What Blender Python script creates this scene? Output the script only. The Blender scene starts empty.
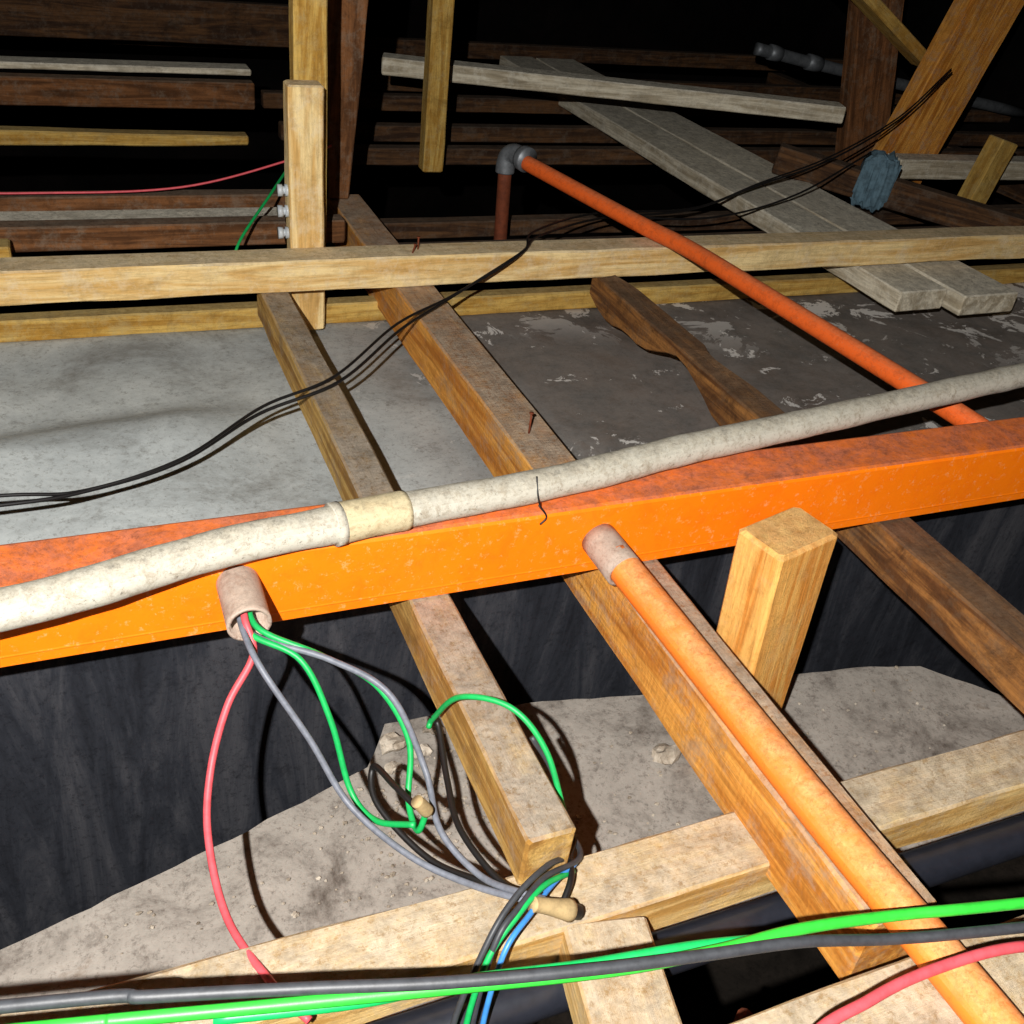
import bpy, math, random, bmesh
from mathutils import Vector, Matrix, noise
Z0=1.6
random.seed(7)
S=bpy.context.scene
def lin(c):
    return tuple(((x/255)/12.92 if x/255<=.04045 else ((x/255+.055)/1.055)**2.4) for x in c)+(1,)
# ---------------------------------------------------------------- materials
def newmat(name):
    m=bpy.data.materials.new(name); m.use_nodes=True
    nt=m.node_tree; b=nt.nodes['Principled BSDF']
    return m,nt,b
def ramp(nt,src,stops):
    r=nt.nodes.new('ShaderNodeValToRGB'); e=r.color_ramp.elements
    e[0].position=stops[0][0]; e[0].color=stops[0][1]
    e[1].position=stops[-1][0]; e[1].color=stops[-1][1]
    for p,c in stops[1:-1]:
        x=e.new(p); x.color=c
    nt.links.new(src,r.inputs[0]); return r.outputs[0]
def noisetex(nt,vec,scale,detail=5,dist=0.,rough=.55):
    n=nt.nodes.new('ShaderNodeTexNoise'); n.inputs['Scale'].default_value=scale
    n.inputs['Detail'].default_value=detail; n.inputs['Distortion'].default_value=dist
    n.inputs['Roughness'].default_value=rough
    if vec: nt.links.new(vec,n.inputs['Vector'])
    return n.outputs['Fac']
def mix(nt,f,a,b,mode='MIX'):
    n=nt.nodes.new('ShaderNodeMix'); n.data_type='RGBA'; n.blend_type=mode
    for s,v in ((0,f),(6,a),(7,b)):
        if hasattr(v,'is_linked') : nt.links.new(v,n.inputs[s])
        else: n.inputs[s].default_value=v
    return n.outputs[2]
def math_(nt,op,a,b=0.,clamp=False):
    n=nt.nodes.new('ShaderNodeMath'); n.operation=op; n.use_clamp=clamp
    for i,v in enumerate((a,b)):
        if hasattr(v,'is_linked'): nt.links.new(v,n.inputs[i])
        else: n.inputs[i].default_value=v
    return n.outputs[0]
def maprange(nt,v,a,b,c=0.,d=1.):
    n=nt.nodes.new('ShaderNodeMapRange')
    nt.links.new(v,n.inputs[0])
    for i,x in enumerate((a,b,c,d)): n.inputs[i+1].default_value=x
    return n.outputs[0]
def coords(nt,scale=None,rand=True):
    tc=nt.nodes.new('ShaderNodeTexCoord'); v=tc.outputs['Object']
    if rand:
        oi=nt.nodes.new('ShaderNodeObjectInfo')
        mu=math_(nt,'MULTIPLY',oi.outputs['Random'],37.)
        va=nt.nodes.new('ShaderNodeVectorMath'); va.operation='ADD'
        nt.links.new(v,va.inputs[0]); nt.links.new(mu,va.inputs[1]); v=va.outputs[0]
    if scale:
        mp=nt.nodes.new('ShaderNodeMapping'); mp.inputs['Scale'].default_value=scale
        nt.links.new(v,mp.inputs['Vector']); return v,mp.outputs[0]
    return v,v
def upmask(nt,lo=.45,hi=.85):
    g=nt.nodes.new('ShaderNodeNewGeometry'); s=nt.nodes.new('ShaderNodeSeparateXYZ')
    nt.links.new(g.outputs['True Normal'],s.inputs[0])
    return maprange(nt,s.outputs[2],lo,hi)
def bump(nt,b,h,strength=.4,dist=.002):
    n=nt.nodes.new('ShaderNodeBump'); n.inputs['Strength'].default_value=strength; n.inputs['Distance'].default_value=dist
    nt.links.new(h,n.inputs['Height']); nt.links.new(n.outputs[0],b.inputs['Normal'])
def k_(c,f): return tuple(min(1,x*f) for x in c[:3])+(1,)
def wood(name,dark,light,dust,dustamt=.85,saw=.5,stain=.6,grime=.5):
    m,nt,b=newmat(name)
    iso,st=coords(nt,(2.2,30,30))
    g=noisetex(nt,st,1.3,8,1.6,.6)
    fine=noisetex(nt,st,8,6,.3,.75)
    dk=k_(dark,.35)
    c=ramp(nt,g,[(.25,k_(dark,.7)),(.42,dark),(.6,light),(.85,k_(light,1.1))])
    c=mix(nt,math_(nt,'MULTIPLY',maprange(nt,fine,.46,.72),.55),c,dk)
    pale=noisetex(nt,iso,26,9,.2,.8)
    c=mix(nt,math_(nt,'MULTIPLY',maprange(nt,pale,.50,.62),.5),c,dust)
    blot=noisetex(nt,iso,13,9,.6,.75)
    c=mix(nt,math_(nt,'MULTIPLY',maprange(nt,blot,.52,.66),stain),c,dk)
    grm=noisetex(nt,iso,60,9,.2,.85)
    c=mix(nt,math_(nt,'MULTIPLY',maprange(nt,grm,.50,.64),grime),c,k_(dark,.5))
    d=math_(nt,'MULTIPLY',upmask(nt),maprange(nt,noisetex(nt,iso,14,9,.2,.8),.3,.55,.5,1.))
    speck=maprange(nt,noisetex(nt,iso,110,6,0,.85),.52,.62)
    dustc=mix(nt,math_(nt,'MULTIPLY',speck,.65),mix(nt,maprange(nt,noisetex(nt,iso,40,9,.3,.8),.35,.65),k_(dust,.5),k_(dust,1.2)),dk)
    c=mix(nt,math_(nt,'MULTIPLY',d,dustamt),c,dustc)
    nt.links.new(c,b.inputs['Base Color']); b.inputs['Roughness'].default_value=.9
    b.inputs['Specular IOR Level'].default_value=.25
    w=nt.nodes.new('ShaderNodeTexWave'); w.inputs['Scale'].default_value=46; w.inputs['Distortion'].default_value=9
    w.inputs['Detail'].default_value=5; w.inputs['Detail Scale'].default_value=.8; nt.links.new(iso,w.inputs['Vector'])
    h=math_(nt,'ADD',math_(nt,'MULTIPLY',w.outputs['Fac'],saw*.16),math_(nt,'ADD',math_(nt,'MULTIPLY',fine,.8),math_(nt,'MULTIPLY',grm,1.)))
    bump(nt,b,h,.65,.0025)
    return m
def paint(name,base,dust,dustamt,rough=.45,top=(.2,.95),gscale=20,dirt=None,dirtamt=.5,metal=0.,bs=.25,speckc=None,speckamt=.5):
    m,nt,b=newmat(name); iso,_=coords(nt)
    n1=noisetex(nt,iso,gscale,7,.3,.65)
    c=mix(nt,math_(nt,'MULTIPLY',maprange(nt,n1,.3,.75),.3),base,k_(base,.75))
    n2=noisetex(nt,iso,gscale*2.0,10,.5,.8)
    c=mix(nt,math_(nt,'MULTIPLY',maprange(nt,n2,.49,.62),dirtamt),c,dirt or dust)
    sc=noisetex(nt,iso,gscale*7,6,.0,.8)
    c=mix(nt,math_(nt,'MULTIPLY',maprange(nt,sc,.57,.65),speckamt),c,speckc or dust)
    n3=noisetex(nt,iso,gscale*.8,10,.4,.85)
    d=math_(nt,'MULTIPLY',math_(nt,'MULTIPLY',upmask(nt,*top),maprange(nt,n3,.38,.56,.35,1.)),dustamt)
    sp=maprange(nt,noisetex(nt,iso,150,6,0,.85),.51,.60)
    dc=mix(nt,math_(nt,'MULTIPLY',sp,.6),mix(nt,maprange(nt,noisetex(nt,iso,gscale*3,9,0,.8),.35,.65),k_(dust,.5),k_(dust,1.25)),k_(dust,.25))
    c=mix(nt,d,c,dc)
    nt.links.new(c,b.inputs['Base Color']); b.inputs['Metallic'].default_value=metal
    nt.links.new(maprange(nt,d,0,1,rough,.9),b.inputs['Roughness'])
    b.inputs['Specular IOR Level'].default_value=.3
    bump(nt,b,n2,bs,.0015)
    return m
def plain(name,c,rough=.5,metal=0.,var=.3,scale=60):
    m,nt,b=newmat(name); iso,_=coords(nt)
    n1=noisetex(nt,iso,scale,6,0,.7)
    col=mix(nt,math_(nt,'MULTIPLY',maprange(nt,n1,.42,.62),var),c,k_(c,.45))
    nt.links.new(col,b.inputs['Base Color']); b.inputs['Roughness'].default_value=rough; b.inputs['Metallic'].default_value=metal
    bump(nt,b,n1,.2,.001)
    return m
W_pale=wood('wood_pale',lin((220,176,106)),lin((246,218,158)),lin((230,212,178)),.7,.3,.3,.3)
W_orange=wood('wood_orange',lin((196,122,42)),lin((238,170,78)),lin((168,150,130)),.97,.8,.35,.4)
W_olive=wood('wood_olive',lin((130,92,40)),lin((190,150,76)),lin((160,148,128)),.95,.6,.6)
W_oliveN=wood('wood_tan_grey',lin((170,124,58)),lin((218,178,102)),lin((160,148,132)),.97,.6,.5,.45)
W_tan=wood('wood_tan',lin((226,148,62)),lin((250,194,106)),lin((220,176,116)),.75,.3,.1,.35)
W_beige=wood('wood_beige',lin((198,150,78)),lin((234,200,134)),lin((184,170,148)),.92,.3,.35,.4)
W_brown=wood('wood_brown',lin((60,40,26)),lin((104,72,44)),lin((100,88,76)),.6,.6,.7)
W_rot=wood('wood_rotted',lin((104,66,34)),lin((164,112,58)),lin((104,86,68)),.8,.6,.8)
W_red=wood('wood_reddish',lin((92,58,32)),lin((134,88,52)),lin((126,112,96)),.7,.6,.6)
W_grey=wood('wood_weathered',lin((178,164,138)),lin((226,216,192)),lin((234,228,210)),.85,.5,.4,.35)
W_yel=wood('wood_yellow',lin((176,132,56)),lin((212,176,96)),lin((180,160,110)),.7,.5,.5)
M_orange=paint('orange_enamel',lin((255,126,6)),lin((186,106,76)),.95,.55,(.5,.95),16,lin((240,98,10)),.3,speckc=lin((238,176,120)),speckamt=.45)
M_cor=paint('orange_conduit_paint',lin((244,128,40)),lin((226,160,104)),.8,.55,(.1,.9),30,lin((200,116,60)),.4,speckc=lin((120,70,40)))
M_cor2=paint('orange_conduit_old',lin((236,102,38)),lin((206,130,88)),.6,.5,(.5,1.),40,lin((140,60,28)),.4)
M_white=paint('dusty_white_pvc',lin((196,192,178)),lin((172,164,146)),.85,.7,(.3,.9),40,lin((138,124,102)),.65,bs=.8,speckc=lin((84,70,54)),speckamt=.7)
M_cream=paint('cream_pvc',lin((204,190,154)),lin((186,170,134)),.7,.7,(.3,.9),40,lin((148,124,88)),.6,bs=.8,speckc=lin((90,74,54)))
M_fit=paint('grey_pvc_fitting',lin((176,158,144)),lin((172,150,132)),.6,.6,(.3,.9),45,lin((120,82,62)),.55,speckc=lin((80,60,50)))
M_red=plain('red_insulation',lin((218,84,92)),.5,0,.4,90)
M_green=plain('green_insulation',lin((20,168,84)),.45,0,.35,90)
M_green2=plain('bright_green_insulation',lin((50,190,56)),.45,0,.35,90)
M_greyw=plain('grey_insulation',lin((112,116,126)),.5,0,.5,120)
M_blackw=plain('black_insulation',lin((58,60,64)),.5,0,.5,120)
M_vblack=plain('black_cable_sheath',lin((20,18,18)),.5,0,.3,120)
M_blue=plain('blue_insulation',lin((60,130,200)),.4,0,.3,120)
M_tape=plain('tan_tape',lin((176,152,108)),.8,0,.6,80)
M_rust=plain('rust',lin((126,62,34)),.8,.3,.6,80)
M_metal=plain('galvanised_metal',lin((130,134,138)),.5,.5,.6,60)
M_bpipe=plain('black_gloss_pipe',lin((36,38,46)),.35,0,.4,60)
M_cloth=plain('blue_grey_wrap',lin((96,124,138)),.8,0,.8,50)
M_porc=plain('white_ceramic',lin((190,196,200)),.4,0,.4,60)
def concrete(name,light,mid,dark,sc=6,spx=None,patch=None,streak=False,bs=.3,stain=None):
    m,nt,b=newmat(name)
    tc=nt.nodes.new('ShaderNodeTexCoord'); v=tc.outputs['Object']
    n1=noisetex(nt,v,sc,10,.4,.75)
    if streak:
        mp=nt.nodes.new('ShaderNodeMapping'); mp.inputs['Scale'].default_value=(9,9,1.5); nt.links.new(v,mp.inputs[0]); n1=noisetex(nt,mp.outputs[0],2,10,.6,.75)
    c=ramp(nt,n1,[(.3,dark),(.48,mid),(.66,light)])
    sp=maprange(nt,noisetex(nt,v,130,6,0,.85),.53,.63)
    c=mix(nt,math_(nt,'MULTIPLY',sp,.6),c,dark)
    big=maprange(nt,noisetex(nt,v,26,9,.3,.8),.54,.64)
    c=mix(nt,math_(nt,'MULTIPLY',big,.5),c,dark)
    if stain:
        c=mix(nt,math_(nt,'MULTIPLY',maprange(nt,noisetex(nt,v,9,8,.3,.7),.58,.66),.6),c,stain)
    if spx:
        s=nt.nodes.new('ShaderNodeSeparateXYZ'); nt.links.new(v,s.inputs[0])
        wob=math_(nt,'ADD',s.outputs[0],math_(nt,'MULTIPLY',noisetex(nt,v,3,7),.3))
        f=maprange(nt,wob,spx[0],spx[1])
        brn=mix(nt,maprange(nt,noisetex(nt,v,11,10,.3,.8),.38,.6),k_(spx[2],.6),k_(spx[2],1.3))
        c=mix(nt,math_(nt,'MULTIPLY',f,.8),c,brn)
        f2=math_(nt,'MULTIPLY',f,maprange(nt,math_(nt,'ADD',s.outputs[1],math_(nt,'MULTIPLY',s.outputs[0],.30)),1.66,1.9))
        pf=math_(nt,'MULTIPLY',maprange(nt,noisetex(nt,v,8,8,.7,.7),.54,.555),f2)
        c=mix(nt,math_(nt,'MULTIPLY',pf,.95),c,patch)
        pg=math_(nt,'MULTIPLY',maprange(nt,noisetex(nt,v,15,8,.7,.7),.62,.63),f)
        c=mix(nt,math_(nt,'MULTIPLY',pg,.8),c,patch)
    nt.links.new(c,b.inputs['Base Color']); b.inputs['Roughness'].default_value=1.
    b.inputs['Specular IOR Level'].default_value=.05
    bump(nt,b,math_(nt,'ADD',n1,math_(nt,'MULTIPLY',noisetex(nt,v,110,7,0,.8),.6)),bs,.003)
    return m
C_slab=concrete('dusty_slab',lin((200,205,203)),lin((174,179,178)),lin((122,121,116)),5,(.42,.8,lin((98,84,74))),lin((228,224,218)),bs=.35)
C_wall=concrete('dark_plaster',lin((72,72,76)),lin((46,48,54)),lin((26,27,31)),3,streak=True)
C_board=concrete('dusty_board',lin((178,170,160)),lin((156,149,140)),lin((84,75,68)),9,stain=lin((112,92,72)),bs=.4)
C_shell=concrete('dark_brick',lin((26,21,20)),lin((17,15,14)),lin((8,8,8)),4)  # very dark mottled colour on every shell surface
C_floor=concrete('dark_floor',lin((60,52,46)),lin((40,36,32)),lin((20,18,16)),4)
C_rub=concrete('rubble_mortar',lin((206,196,180)),lin((160,148,132)),lin((84,74,62)),30)
# ---------------------------------------------------------------- geometry
def link(o): S.collection.objects.link(o); return o
def mkobj(name,vs,fs,mat,smooth=False,mats=None,idx=None,mw=None,parent=None,fix=False):
    me=bpy.data.meshes.new(name); me.from_pydata(vs,[],fs); me.update()
    for mm in (mats or [mat]): me.materials.append(mm)
    if idx:
        for p,i in zip(me.polygons,idx): p.material_index=i
    if smooth:
        for p in me.polygons: p.use_smooth=True
    o=link(bpy.data.objects.new(name,me))
    if fix:
        bm=bmesh.new(); bm.from_mesh(me); bmesh.ops.recalc_face_normals(bm,faces=bm.faces); bm.to_mesh(me); bm.free()
    if mw: o.matrix_world=mw
    if parent: o.parent=parent
    return o
def beam(name,a,b,w,h,mat,roll=0.,wob=.0015,ch=.0025,seg=None,w2=None,erode=0.,cut=0.,parent=None):
    """sawn timber from a to b (section centre), w across, h deep, z relative to eye datum"""
    a=Vector(a)+Vector((0,0,Z0)); b=Vector(b)+Vector((0,0,Z0))
    X=(b-a).normalized(); L=(b-a).length
    ref=Vector((0,0,1)) if abs(X.z)<.8 else Vector((0,1,0))
    Y=ref.cross(X).normalized(); Z=X.cross(Y)
    rm=Matrix.Rotation(roll,3,X); Y=rm@Y; Z=rm@Z
    M=Matrix((( X.x,Y.x,Z.x,a.x),(X.y,Y.y,Z.y,a.y),(X.z,Y.z,Z.z,a.z),(0,0,0,1)))
    seg=seg or max(8,int(L/.03)); sd=random.random()*50
    vs=[];fs=[]
    xs=[0,ch]+[ch+(L-2*ch)*i/seg for i in range(1,seg)]+[L-ch,L]
    per=[(-1,-1,0,1),(-1,1,0,-1),(-1,1,1,0),(1,1,-1,0),(1,1,0,-1),(1,-1,0,1),(1,-1,-1,0),(-1,-1,1,0)]
    for k,x in enumerate(xs):
        t=x/L; ww=(w+(w2-w)*t if w2 else w)/2; hh=h/2
        ins=ch if k in(0,len(xs)-1) else 0
        oy=noise.noise((x*3,sd,0))*wob*1.6; oz=noise.noise((x*3,0,sd))*wob*.6
        ef=erode*min(1,max(0,(t-.4)*5))
        for j,(sy,sz,cy,cz) in enumerate(per):
            e1=noise.noise((x*11,sd+j*3.1,2))*wob; er=0
            if erode and sz<0: er=max(0,noise.noise((x*9,3.3,5))+.15)*ef
            if erode and sy<0: e1+=max(0,noise.noise((x*8,4.4,9))+.1)*ef
            y=sy*(ww-ins)+cy*ch*1.0+oy+ (e1 if sy<0 else -e1)
            z=sz*(hh-ins)+cz*ch*1.0+oz+e1*.3+er
            vs.append((x+(cut*sy*ww if k<2 else 0),y,z))
    n=8
    for k in range(len(xs)-1):
        for j in range(n):
            fs.append((k*n+j,k*n+(j+1)%n,(k+1)*n+(j+1)%n,(k+1)*n+j))
    fs.append(tuple(range(n))[::-1]); fs.append(tuple((len(xs)-1)*n+j for j in range(n)))
    return mkobj(name,vs,fs,mat,mw=M,parent=parent,fix=True)
def catmull(P,sub):
    P=[Vector(p) for p in P]
    if len(P)==2: return [P[0].lerp(P[1],i/sub) for i in range(sub+1)]
    Q=[P[0]*2-P[1]]+P+[P[-1]*2-P[-2]]; out=[]
    for i in range(1,len(Q)-2):
        a,b,c,d=Q[i-1:i+3]
        for k in range(sub):
            t=k/sub
            out.append(.5*((2*b)+(c-a)*t+(2*a-5*b+4*c-d)*t*t+(3*b-a-3*c+d)*t**3))
    out.append(P[-1]); return out
def tubegeo(P,r,sub=8,ns=12,off=0,wob=0.,bore=0.,rfun=None):
    pts=catmull([(p[0],p[1],p[2]+Z0) for p in P],sub); vs=[];fs=[]
    T0=(pts[1]-pts[0]).normalized(); U=T0.orthogonal().normalized()
    def ring(c,T,U,rr):
        V=T.cross(U)
        for j in range(ns):
            a=2*math.pi*j/ns; vs.append(tuple(c+(U*math.cos(a)+V*math.sin(a))*rr))
    frames=[]
    for i,p in enumerate(pts):
        T=(pts[min(i+1,len(pts)-1)]-pts[max(i-1,0)]).normalized()
        U=(U-T*U.dot(T)).normalized(); frames.append((p,T,U.copy()))
    seq=[(f,(rfun(i/(len(frames)-1)) if rfun else r)*(1+wob*noise.noise(f[0]*25))) for i,f in enumerate(frames)]
    for (p,T,U_),rr in seq: ring(p,T,U_,rr)
    n=len(seq)
    if bore:
        p,T,U_=frames[-1]; ring(p,T,U_,r*bore); ring(p-T*r*2.0,T,U_,r*bore); n+=2
    for i in range(n-1):
        for j in range(ns):
            fs.append(tuple(off+x for x in (i*ns+j,i*ns+(j+1)%ns,(i+1)*ns+(j+1)%ns,(i+1)*ns+j)))
    fs.append(tuple(off+j for j in range(ns))[::-1]); fs.append(tuple(off+(n-1)*ns+j for j in range(ns)))
    return vs,fs
def tube(name,P,r,mat,parent=None,**k):
    vs,fs=tubegeo(P,r,**k)
    return mkobj(name,vs,fs,mat,smooth=True,parent=parent)
def multi(name,parts,parent=None):
    vs=[];fs=[];mats=[];idx=[]
    for P,r,m,k in parts:
        v,f=tubegeo(P,r,off=len(vs),**k)
        if m not in mats: mats.append(m)
        vs+=v; fs+=f; idx+=[mats.index(m)]*len(f)
    return mkobj(name,vs,fs,None,True,mats,idx,parent=parent)
def empty(name,loc=(0,0,0)):
    e=bpy.data.objects.new(name,None); e.location=(loc[0],loc[1],loc[2]+Z0); link(e); e.empty_display_size=.05
    bpy.context.view_layer.update(); return e
def box(name,x0,x1,y0,y1,z0,z1,mat):
    vs=[(x,y,z+Z0) for x in(x0,x1) for y in(y0,y1) for z in(z0,z1)]
    fs=[(0,1,3,2),(4,6,7,5),(0,4,5,1),(2,3,7,6),(0,2,6,4),(1,5,7,3)]
    return mkobj(name,vs,fs,mat)
# ---------------------------------------------------------------- shell
XL,XR,YF,YB,ZT=-1.6,3.2,-1.2,4.4,1.0
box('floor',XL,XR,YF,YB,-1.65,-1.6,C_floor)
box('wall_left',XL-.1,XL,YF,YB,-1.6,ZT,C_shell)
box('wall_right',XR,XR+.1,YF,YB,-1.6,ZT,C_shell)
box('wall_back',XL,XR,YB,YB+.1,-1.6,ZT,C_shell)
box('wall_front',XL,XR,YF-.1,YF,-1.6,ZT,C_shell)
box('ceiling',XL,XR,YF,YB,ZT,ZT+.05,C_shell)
def ledge():
    top=[.868]+[.90+.02*i for i in range(34)]+[1.60]
    prof=[(.86,-1.6),(.86,-.742)]+[(y,-.735) for y in top]+[(1.60,-1.6)]
    n=160; vs=[];fs=[];m=len(prof)
    for i in range(n+1):
        x=XL+(XR-XL)*i/n
        for y,z in prof:
            dz=0
            if z>-.74:
                lf=max(0,min(1,(.26-x)/.15))
                yc=1.27+noise.noise((x*1.5,0,0))*.06
                dz=noise.noise((x*5,y*5,3))*.003+lf*(.034/(1+math.exp((y-yc)/.018))*max(0,min(1,(y-.9)/.3)))*(1 if y<1.5 else 0)  # shade band put into the shape: added step slopes away from the flash
            vs.append((x,y+noise.noise((x*4,z*3,1))*.005,z+Z0+dz))
    for i in range(n):
        for j in range(m-1): fs.append((i*m+j,i*m+j+1,(i+1)*m+j+1,(i+1)*m+j))
    fs.append(tuple(range(m))); fs.append(tuple(n*m+j for j in range(m))[::-1])
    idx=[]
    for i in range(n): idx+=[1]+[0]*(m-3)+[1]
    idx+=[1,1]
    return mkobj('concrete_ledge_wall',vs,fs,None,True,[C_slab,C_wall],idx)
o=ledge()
for p in o.data.polygons:
    if p.material_index==1: p.use_smooth=False
def orange():
    y0,y1,z0,z1=.72,.786,-.633,-.55
    prof=[(y0,z0+.003),(y0,z0+.012),(y0-.0004,z0+.0135),(y0,z0+.015),(y0,z1-.0045),(y0+.0015,z1-.0015),(y0+.005,z1),
          (y1-.005,z1),(y1-.0015,z1-.0015),(y1,z1-.005),(y1,z0+.003),(y1-.003,z0),(y0+.003,z0)]
    n=120;vs=[];fs=[];m=len(prof)
    for i in range(n+1):
        x=XL+(XR-XL)*i/n
        for y,z in prof: vs.append((x,y+noise.noise((x*2,0,4))*.0012,z+Z0+noise.noise((x*2,7,z*9))*.0012))
    for i in range(n):
        for j in range(m): fs.append((i*m+j,(i+1)*m+j,(i+1)*m+(j+1)%m,i*m+(j+1)%m))
    fs.append(tuple(range(m))); fs.append(tuple(n*m+j for j in range(m))[::-1])
    mkobj('orange_steel_beam',vs,fs,M_orange,fix=True)
orange()
# ---------------------------------------------------------------- timbers
beam('timber_joist',(.5095,.285,-.673),(.5045,1.93,-.673),.064,.079,W_orange)
beam('timber_joist',(.284,.428,-.662),(.283,1.52,-.662),.042,.057,W_oliveN)
beam('timber_joist',(.862,.36,-.664),(.862,1.50,-.664),.05,.06,W_rot,erode=.05,wob=.0015)
beam('timber_crossbeam',(XL,1.4975,-.608),(XR,1.4975,-.608),.055,.05,W_pale,wob=.003)
beam('timber_crossbeam',(XL,.417,-.718),(XR,.417,-.718),.058,.046,W_beige,wob=.003)
beam('timber_crossbeam',(.26,.215,-.657),(XR,.215,-.657),.085,.045,W_beige,wob=.002)
beam('wall_plate_timber',(XL,1.585,-.718),(XR,1.585,-.718),.03,.036,W_yel)
beam('timber_stub',(.3195,.386,-.718),(.245,.0,-.718),.068,.044,W_beige)
beam('timber_post',(.640,.637,-.895),(.624,.637,-.549),.072,.06,W_tan,w2=.086,ch=.004,roll=.22)
beam('timber_post',(.345,1.545,-.725),(.343,1.545,-.345),.052,.036,W_pale)
beam('timber_post',(.36,1.592,-.70),(.36,1.592,ZT),.05,.03,W_yel)
beam('timber_brace',(.487,1.91,-.632),(.535,1.91,ZT),.04,.03,W_red,w2=.2)
beam('timber_post',(.808,2.3,-.70),(.812,2.3,ZT),.048,.04,W_yel)
beam('weathered_plank',(1.46,1.35,-.656),(1.43,3.3,-.656),.115,.04,W_grey)
beam('weathered_plank',(1.60,1.32,-.658),(1.57,3.3,-.658),.14,.04,W_grey)
beam('weathered_plank',(.755,2.547,-.52),(1.85,2.17,-.52),.06,.04,W_grey)
beam('roof_strut',(2.11,2.34,-.70),(1.80,2.34,.55),.14,.05,W_red)
beam('roof_strut',(2.11,2.20,-.68),(2.50,2.20,.55),.17,.06,W_orange)
beam('roof_strut',(1.80,2.27,-.21),(2.16,2.27,-.41),.07,.03,W_yel)
beam('roof_tie_timber',(1.60,2.06,-.60),(2.45,1.42,-.72),.045,.065,W_brown)
beam('roof_tie_timber',(2.0,2.1,-.632),(XR,2.1,-.65),.06,.05,W_grey)
beam('timber_offcut',(2.187,1.98,-.69),(2.225,1.98,-.53),.06,.05,W_yel)
for y,z,h,m,xa,xb in [(1.70,-.62,.04,W_red,XL,.45),(1.88,-.635,.045,W_red,XL,.45),
      (2.10,-.70,.03,W_olive,XL,.45),(2.55,-.60,.06,W_red,XL,.45),(3.2,-.56,.11,W_brown,XL,.8),
      (1.78,-.70,.035,W_brown,.56,XR),(2.0,-.73,.035,W_brown,.56,XR),(2.42,-.70,.04,W_brown,.52,XR),(2.62,-.70,.04,W_brown,.52,XR),(2.85,-.68,.04,W_brown,.52,XR),(3.1,-.68,.05,W_brown,.82,XR),(3.5,-.66,.05,W_brown,.0,XR)]:
    beam('roof_batten',(xa,y,z),(xb,y+.02,z-.005),.035,h,m)
beam('roof_batten',(XL,2.24,-.615),(.38,2.26,-.62),.055,.035,W_yel,w2=.02,roll=math.pi/2)
beam('weathered_plank',(XL,1.785,-.63),(.44,1.79,-.63),.085,.015,W_grey)
beam('weathered_plank',(XL,2.60,-.56),(.45,2.62,-.56),.06,.014,W_grey)
beam('timber_offcut',(-.2,1.64,-.63),(-.08,1.64,-.63),.04,.05,W_yel)
for x in (-1.2,-.45,2.75): beam('batten_bearer',(x,1.66,-.765),(x,3.7,-.765),.05,.07,W_brown)
# ---------------------------------------------------------------- dusty ceiling board
def board(name,out,z,th,mat):
    bm=bmesh.new(); pts=[]
    for i,p in enumerate(out):
        q=out[(i+1)%len(out)]; n=max(1,int((Vector(q)-Vector(p)).length/.02))
        for k in range(n):
            c=Vector(p).lerp(Vector(q),k/n); pts.append((c.x+noise.noise((c.x*40,c.y*40,1))*.003,c.y+noise.noise((c.x*40,c.y*40,6))*.003))
    v=[bm.verts.new((x,y,z+Z0)) for x,y in pts]; f=bm.faces.new(v)
    g=bmesh.ops.extrude_face_region(bm,geom=[f])
    for e in g['geom']:
        if isinstance(e,bmesh.types.BMVert): e.co.z-=th
    bmesh.ops.recalc_face_normals(bm,faces=bm.faces)
    me=bpy.data.meshes.new(name); bm.to_mesh(me); bm.free(); me.materials.append(mat)
    return link(bpy.data.objects.new(name,me))
board('dusty_panel',[(-.9,.44),(-.9,.36),(.375,.44),(.37,.80),(.331,.814),(.275,.813),(.239,.757),(.098,.709),(-.138,.642)],-.9,.012,C_board)
board('dusty_panel',[(.385,.46),(1.35,.44),(1.30,.53),(1.103,.614),(1.009,.713),(.938,.733),(.742,.759),(.598,.771),(.45,.798),(.385,.80)],-.897,.012,C_board)
def chunk(x,y,z,s,vs,fs,sd,flat=.55):
    bm=bmesh.new(); bmesh.ops.create_icosphere(bm,subdivisions=2,radius=1)
    off=len(vs)
    for v in bm.verts:
        n=1+.9*noise.noise(v.co*1.4+Vector((sd,0,0)))
        vs.append((x+v.co.x*s*n,y+v.co.y*s*n*.8,z+Z0+max(-.5,v.co.z*flat*n)*s))
    fs+= [tuple(off+v.index for v in f.verts) for f in bm.faces]; bm.free()
vs=[];fs=[]
for i in range(620):
    if i<340: x=random.gauss(.285,.06); y=random.gauss(.69,.07)
    else: x=random.uniform(-.1,.98); y=random.uniform(.5,.72)
    if y>.75 or y<.45 or y>.69+(x-.04)*.27-.02*(x<.2): continue
    if abs(x-.63)<.07 and y>.57: continue
    s=random.uniform(.0007,.0026)*(1.4 if random.random()<.1 else 1)
    chunk(x,y,-.896+s*.3,s,vs,fs,i)
for x,y,s in [(.272,.775,.016),(.262,.742,.009),(.30,.755,.010),(.325,.785,.012),(.575,.668,.016)]:
    chunk(x,y,-.896+s*.4,s,vs,fs,x*50,.7)
mkobj('mortar_rubble',vs,fs,C_rub)
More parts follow.
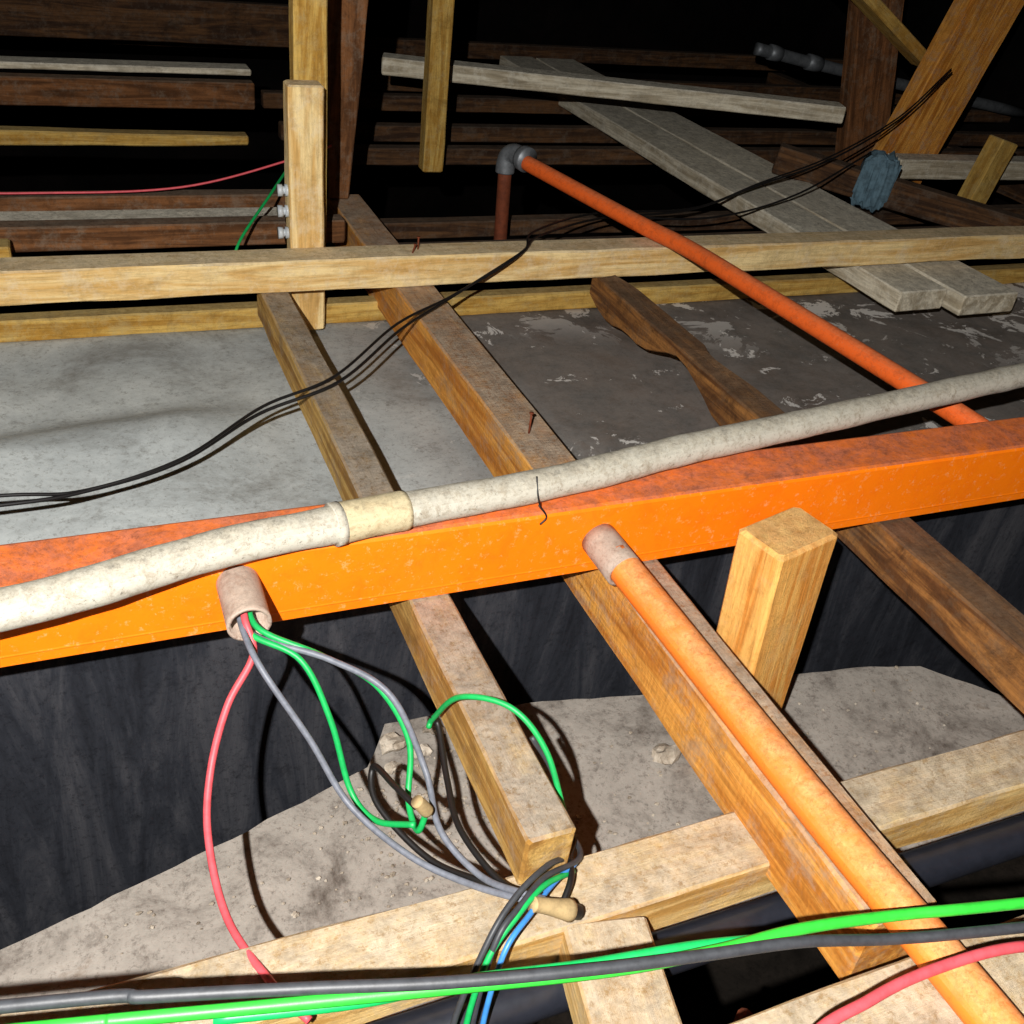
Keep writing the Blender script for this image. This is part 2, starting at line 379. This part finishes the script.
# ---------------------------------------------------------------- conduits
def P(o,par):
    o.parent=par; o.matrix_parent_inverse=par.matrix_world.inverted(); return o
e=empty('orange_conduit',(.47,.72,-.593))
P(tube('pipe',[(.463,.69,-.593),(.474,.62,-.604),(.4845,.5,-.614),(.489,.35,-.615),(.4955,.19,-.613),(.503,-.1,-.613),(.51,-.5,-.61)],.0168,M_cor,ns=24),e)
P(tube('beam_fitting',[(.459,.722,-.591),(.465,.672,-.598)],.0192,M_fit,ns=24,sub=4,bore=.8),e)
e2=empty('orange_conduit',(1.056,.8,-.575))
P(tube('pipe',[(1.055,.787,-.582),(1.040,.85,-.573),(.984,1.25,-.564),(.965,1.42,-.564),(.93,1.55,-.562),(.83,1.85,-.542)],.0145,M_cor2,ns=20),e2)
P(tube('elbow',[(.833,1.842,-.536),(.824,1.862,-.536),(.817,1.872,-.544),(.814,1.874,-.560),(.814,1.874,-.575)],.019,M_metal,ns=20),e2)
P(tube('elbow_collar',[(.838,1.826,-.538),(.833,1.842,-.537)],.024,M_metal,ns=20,sub=3),e2)
P(tube('rusty_drop',[(.814,1.874,-.57),(.822,1.876,-.75)],.0135,M_rust,ns=16),e2)
e3=empty('white_pvc_conduit',(.2,.72,-.53))
wp=[(-.9,.60,-.52),(-.5,.635,-.528),(-.121,.666,-.530),(-.025,.680,-.53),(.029,.695,-.53),(.102,.712,-.53),(.182,.722,-.531),(.269,.733,-.532),(.371,.741,-.532),(.466,.754,-.532),(.571,.771,-.53),(.668,.784,-.53),(.774,.798,-.53),(.943,.822,-.530),(1.146,.850,-.53),(1.309,.868,-.53),(2.2,.95,-.53)]
P(tube('pipe',wp,.0175,M_white,ns=24,wob=.07,rfun=lambda t:.0174-.0014*t),e3)
P(tube('coupling',[(.190,.7233,-.531),(.222,.7272,-.531),(.254,.7315,-.532)],.0188,M_cream,ns=24,wob=.05),e3)
P(tube('sleeve_edge',[(.184,.7222,-.531),(.192,.7235,-.531)],.0195,M_white,ns=24,sub=2,wob=.06),e3)
P(tube('tie_string',[(.388,.722,-.543),(.385,.725,-.530),(.386,.735,-.515)],.0009,M_vblack,ns=8),e3)
P(tube('tie_tail',[(.386,.722,-.54),(.394,.718,-.552),(.388,.7175,-.560)],.0009,M_vblack,ns=8),e3)
tube('conduit_stub',[(.1,.721,-.578),(.1,.70,-.578),(.1,.664,-.580)],.0188,M_fit,ns=24,bore=.84)
tube('black_pipe',[(XL,.378,-.762),(.2,.378,-.762),(.53,.378,-.762),(XR,.378,-.762)],.018,M_bpipe,ns=16)
tube('rusty_rod',[(.44,.33,-1.6),(.44,.325,-.80)],.007,M_rust,ns=10)
# ---------------------------------------------------------------- wires
k=dict(ns=10,sub=10)
W=.0028
multi('wiring_bundle',[
 ([(.1,.705,-.578),(.097,.668,-.576),(.099,.645,-.597),(.073,.62,-.624),(.053,.59,-.663),(.043,.545,-.688),(.0465,.478,-.703),(.068,.405,-.689),(.085,.375,-.69)],.0031,M_red,k),
 ([(.096,.705,-.582),(.094,.66,-.581),(.102,.62,-.592),(.132,.58,-.641),(.156,.54,-.684),(.191,.485,-.694),(.2265,.4416,-.688),(.2545,.403,-.667),(.27,.401,-.672)],W,M_greyw,k),
 ([(.102,.705,-.584),(.100,.66,-.586),(.158,.62,-.594),(.199,.58,-.608),(.220,.54,-.662),(.2175,.49,-.678),(.2355,.444,-.684),(.2548,.4053,-.663),(.27,.401,-.670)],W,M_greyw,k),
 ([(.098,.705,-.578),(.098,.66,-.584),(.135,.628,-.596),(.153,.596,-.640),(.163,.564,-.695),(.176,.532,-.701),(.199,.50,-.677)],.0027,M_green,k),
 ([(.105,.705,-.576),(.106,.66,-.581),(.151,.628,-.594),(.191,.596,-.609),(.212,.564,-.648),(.204,.532,-.685),(.202,.50,-.685),(.209,.50,-.66)],.0027,M_green,k),
 ([(.244,.601,-.680),(.248,.60,-.668),(.257,.568,-.614),(.289,.536,-.604),(.310,.504,-.627),(.319,.47,-.672)],.0026,M_green,k),
 ([(.317,.475,-.665),(.322,.455,-.685),(.312,.44,-.684),(.30,.415,-.676),(.285,.398,-.680)],.0026,M_vblack,k),
 ([(.199,.50,-.655),(.190,.53,-.66),(.186,.575,-.685),(.182,.547,-.70),(.209,.485,-.706),(.243,.432,-.684),(.262,.403,-.672)],W,M_vblack,k),  # added black strand, drawn in place of a dark shadow line
 ([(.247,.602,-.667),(.252,.596,-.678),(.244,.547,-.690),(.237,.493,-.689),(.25,.432,-.684),(.268,.403,-.667)],W,M_vblack,k),  # second strand added for a black shadow beside the green wire
 ([(.302,.516,-.622),(.318,.50,-.652),(.326,.468,-.69),(.318,.435,-.683),(.276,.415,-.664),(.248,.396,-.660),(.221,.378,-.669),(.20,.355,-.735),(.2,.34,-.80)],.0024,M_blackw,k),
 ([(.312,.43,-.681),(.282,.412,-.672),(.255,.392,-.668),(.226,.372,-.676),(.207,.352,-.735),(.207,.34,-.80)],.0022,M_blue,k),
 ([(.308,.425,-.683),(.272,.408,-.664),(.243,.39,-.662),(.213,.372,-.68),(.193,.352,-.735),(.193,.34,-.80)],.0024,M_green,k),
 ([(.308,.436,-.68),(.278,.418,-.655),(.244,.400,-.655),(.215,.38,-.672),(.185,.357,-.73),(.18,.34,-.80)],.0024,M_blackw,k),
 ([(.257,.396,-.664),(.264,.396,-.668),(.290,.393,-.682)],.0078,M_tape,dict(ns=14,sub=8,wob=.5)),
 ([(.290,.393,-.682),(.298,.392,-.687)],.006,M_vblack,dict(ns=10,sub=3)),
 ([(.199,.50,-.648),(.203,.50,-.654),(.209,.50,-.664)],.0058,M_tape,dict(ns=14,sub=6,wob=.35)),
 ])
multi('foreground_cable_run',[
 ([(-.6,.47,-.575),(-.086,.351,-.562),(-.027,.337,-.56),(.066,.316,-.56),(.167,.294,-.56),(.250,.277,-.56),(.316,.269,-.56),(.376,.266,-.562),(.449,.257,-.568),(.538,.236,-.565),(.9,.17,-.58)],.0038,M_green2,k),
 ([(-.6,.475,-.565),(-.086,.362,-.556),(-.011,.342,-.554),(.067,.321,-.554),(.149,.298,-.554),(.237,.278,-.554),(.302,.267,-.556),(.369,.256,-.558),(.437,.243,-.568),(.524,.222,-.566),(.9,.15,-.58)],.0038,M_blackw,k),
 ([(.02,.325,-.566),(.10,.309,-.566),(.16,.303,-.566),(.23,.290,-.566),(.30,.280,-.566),(.345,.272,-.568)],.0034,M_green,k),
 ([(.25,.14,-.59),(.329,.200,-.566),(.389,.212,-.562),(.446,.216,-.564),(.514,.212,-.568),(.62,.2,-.60),(.9,.18,-.63)],.0036,M_red,k),
 ])
c1=[(-1.2,.9,-.56),(-.3,.93,-.60),(-.096,.958,-.625),(-.011,.986,-.637),(.087,1.034,-.643),(.192,1.118,-.638),(.304,1.163,-.626),(.428,1.30,-.624),(.536,1.392,-.620),(.675,1.458,-.579),(.74,1.53,-.578),(.949,1.70,-.61),(1.215,1.8,-.632),(1.42,1.86,-.60),(1.626,1.9,-.558),(1.887,2.0,-.49),(2.1,2.1,-.40)]
multi('black_cable_pair',[(c1,.0022,M_vblack,k),([(x+.006*math.sin(i*1.7),y+.004+.008*math.sin(i*1.3),z+.006*abs(math.sin(i*2.1))+.001) for i,(x,y,z) in enumerate(c1)],.002,M_vblack,k),
  ([(.949,1.70,-.603),(1.2,1.72,-.622),(1.45,1.78,-.60),(1.7,1.86,-.53)],.0022,M_vblack,k)])
tube('red_cable',[(-.4,1.87,-.60),(-.051,1.87,-.606),(.198,1.87,-.598),(.396,1.88,-.552),(.47,1.89,-.53)],.002,M_red,**k)
tube('green_cable',[(.235,1.575,-.63),(.253,1.60,-.596),(.320,1.70,-.558),(.375,1.8,-.539),(.45,1.9,-.5)],.0024,M_green,**k)
def knob(z):
    parts=[([(.320,1.545,z),(.313,1.545,z)],.009,M_porc,dict(ns=14,sub=2)),([(.313,1.545,z),(.309,1.545,z)],.006,M_porc,dict(ns=14,sub=2)),([(.309,1.545,z),(.302,1.545,z)],.009,M_porc,dict(ns=14,sub=2))]
    return multi('ceramic_insulator',parts)
for z in(-.50,-.532,-.566): knob(z)
def nail(x,y,z,h,dx=0.):
    multi('rusty_nail',[([(x,y,z-.004),(x+dx,y,z+h)],.0014,M_rust,dict(ns=8,sub=2)),([(x+dx,y,z+h),(x+dx*1.05,y,z+h+.0012)],.003,M_rust,dict(ns=10,sub=1))])
nail(.505,1.0,-.633,.028); nail(.515,1.50,-.583,.020); nail(.50,1.485,-.583,.014,.005)
def wrap():
    vs=[];fs=[];n=24;m=18
    c=Vector((1.79,1.917,-.612+Z0)); X=Vector((.85,-.64,-.12)).normalized(); Y=Vector((.6,.8,0)).normalized(); Z=X.cross(Y)
    for i in range(m):
        t=i/(m-1)*2-1; s=1-.25*abs(t)**4
        for j in range(n):
            a=2*math.pi*j/n; ca,sa=math.cos(a),math.sin(a)
            q=lambda v:math.copysign(abs(v)**.35,v)
            r=1+.22*noise.noise((t*5,ca*2.5,sa*2.5))
            vs.append(tuple(c+X*t*.042+Y*q(ca)*.032*s*r+Z*q(sa)*.062*s*r))
    for i in range(m-1):
        for j in range(n): fs.append((i*n+j,i*n+(j+1)%n,(i+1)*n+(j+1)%n,(i+1)*n+j))
    fs.append(tuple(range(n))); fs.append(tuple((m-1)*n+j for j in range(n)))
    mkobj('wrapped_joint',vs,fs,M_cloth,False,fix=True)
wrap()
multi('grey_water_pipe',[([(2.0,2.8,-.49),(2.10,2.8,-.505),(2.335,2.8,-.54),(3.2,2.8,-.66)],.018,M_metal,dict(ns=14,sub=6)),
  ([(2.05,2.8,-.497),(2.09,2.8,-.503)],.023,M_metal,dict(ns=14,sub=2)),([(2.20,2.8,-.52),(2.25,2.8,-.527)],.024,M_metal,dict(ns=14,sub=2))])
# ---------------------------------------------------------------- camera + flash
cd=bpy.data.cameras.new('camera'); cam=link(bpy.data.objects.new('camera',cd)); S.camera=cam
R_=(.9209,-.3735,.1109);D_=(-.1264,-.5559,-.8216);F_=(.3687,.7426,-.5591)
cam.matrix_world=Matrix(((R_[0],-D_[0],-F_[0],0),(R_[1],-D_[1],-F_[1],0),(R_[2],-D_[2],-F_[2],Z0),(0,0,0,1)))
cd.sensor_width=36; cd.lens=36*1018/1024; cd.clip_start=.02
ld=bpy.data.lights.new('phone_flash','POINT'); ld.energy=128; ld.shadow_soft_size=.006; ld.color=(1,.975,.94)
lo=link(bpy.data.objects.new('phone_flash',ld)); lo.location=(-.155,-.09,.15+Z0)
w=bpy.data.worlds.new('World'); S.world=w; w.use_nodes=True
w.node_tree.nodes['Background'].inputs[0].default_value=(.5,.6,.8,1); w.node_tree.nodes['Background'].inputs[1].default_value=.02
S.view_settings.view_transform='Standard'
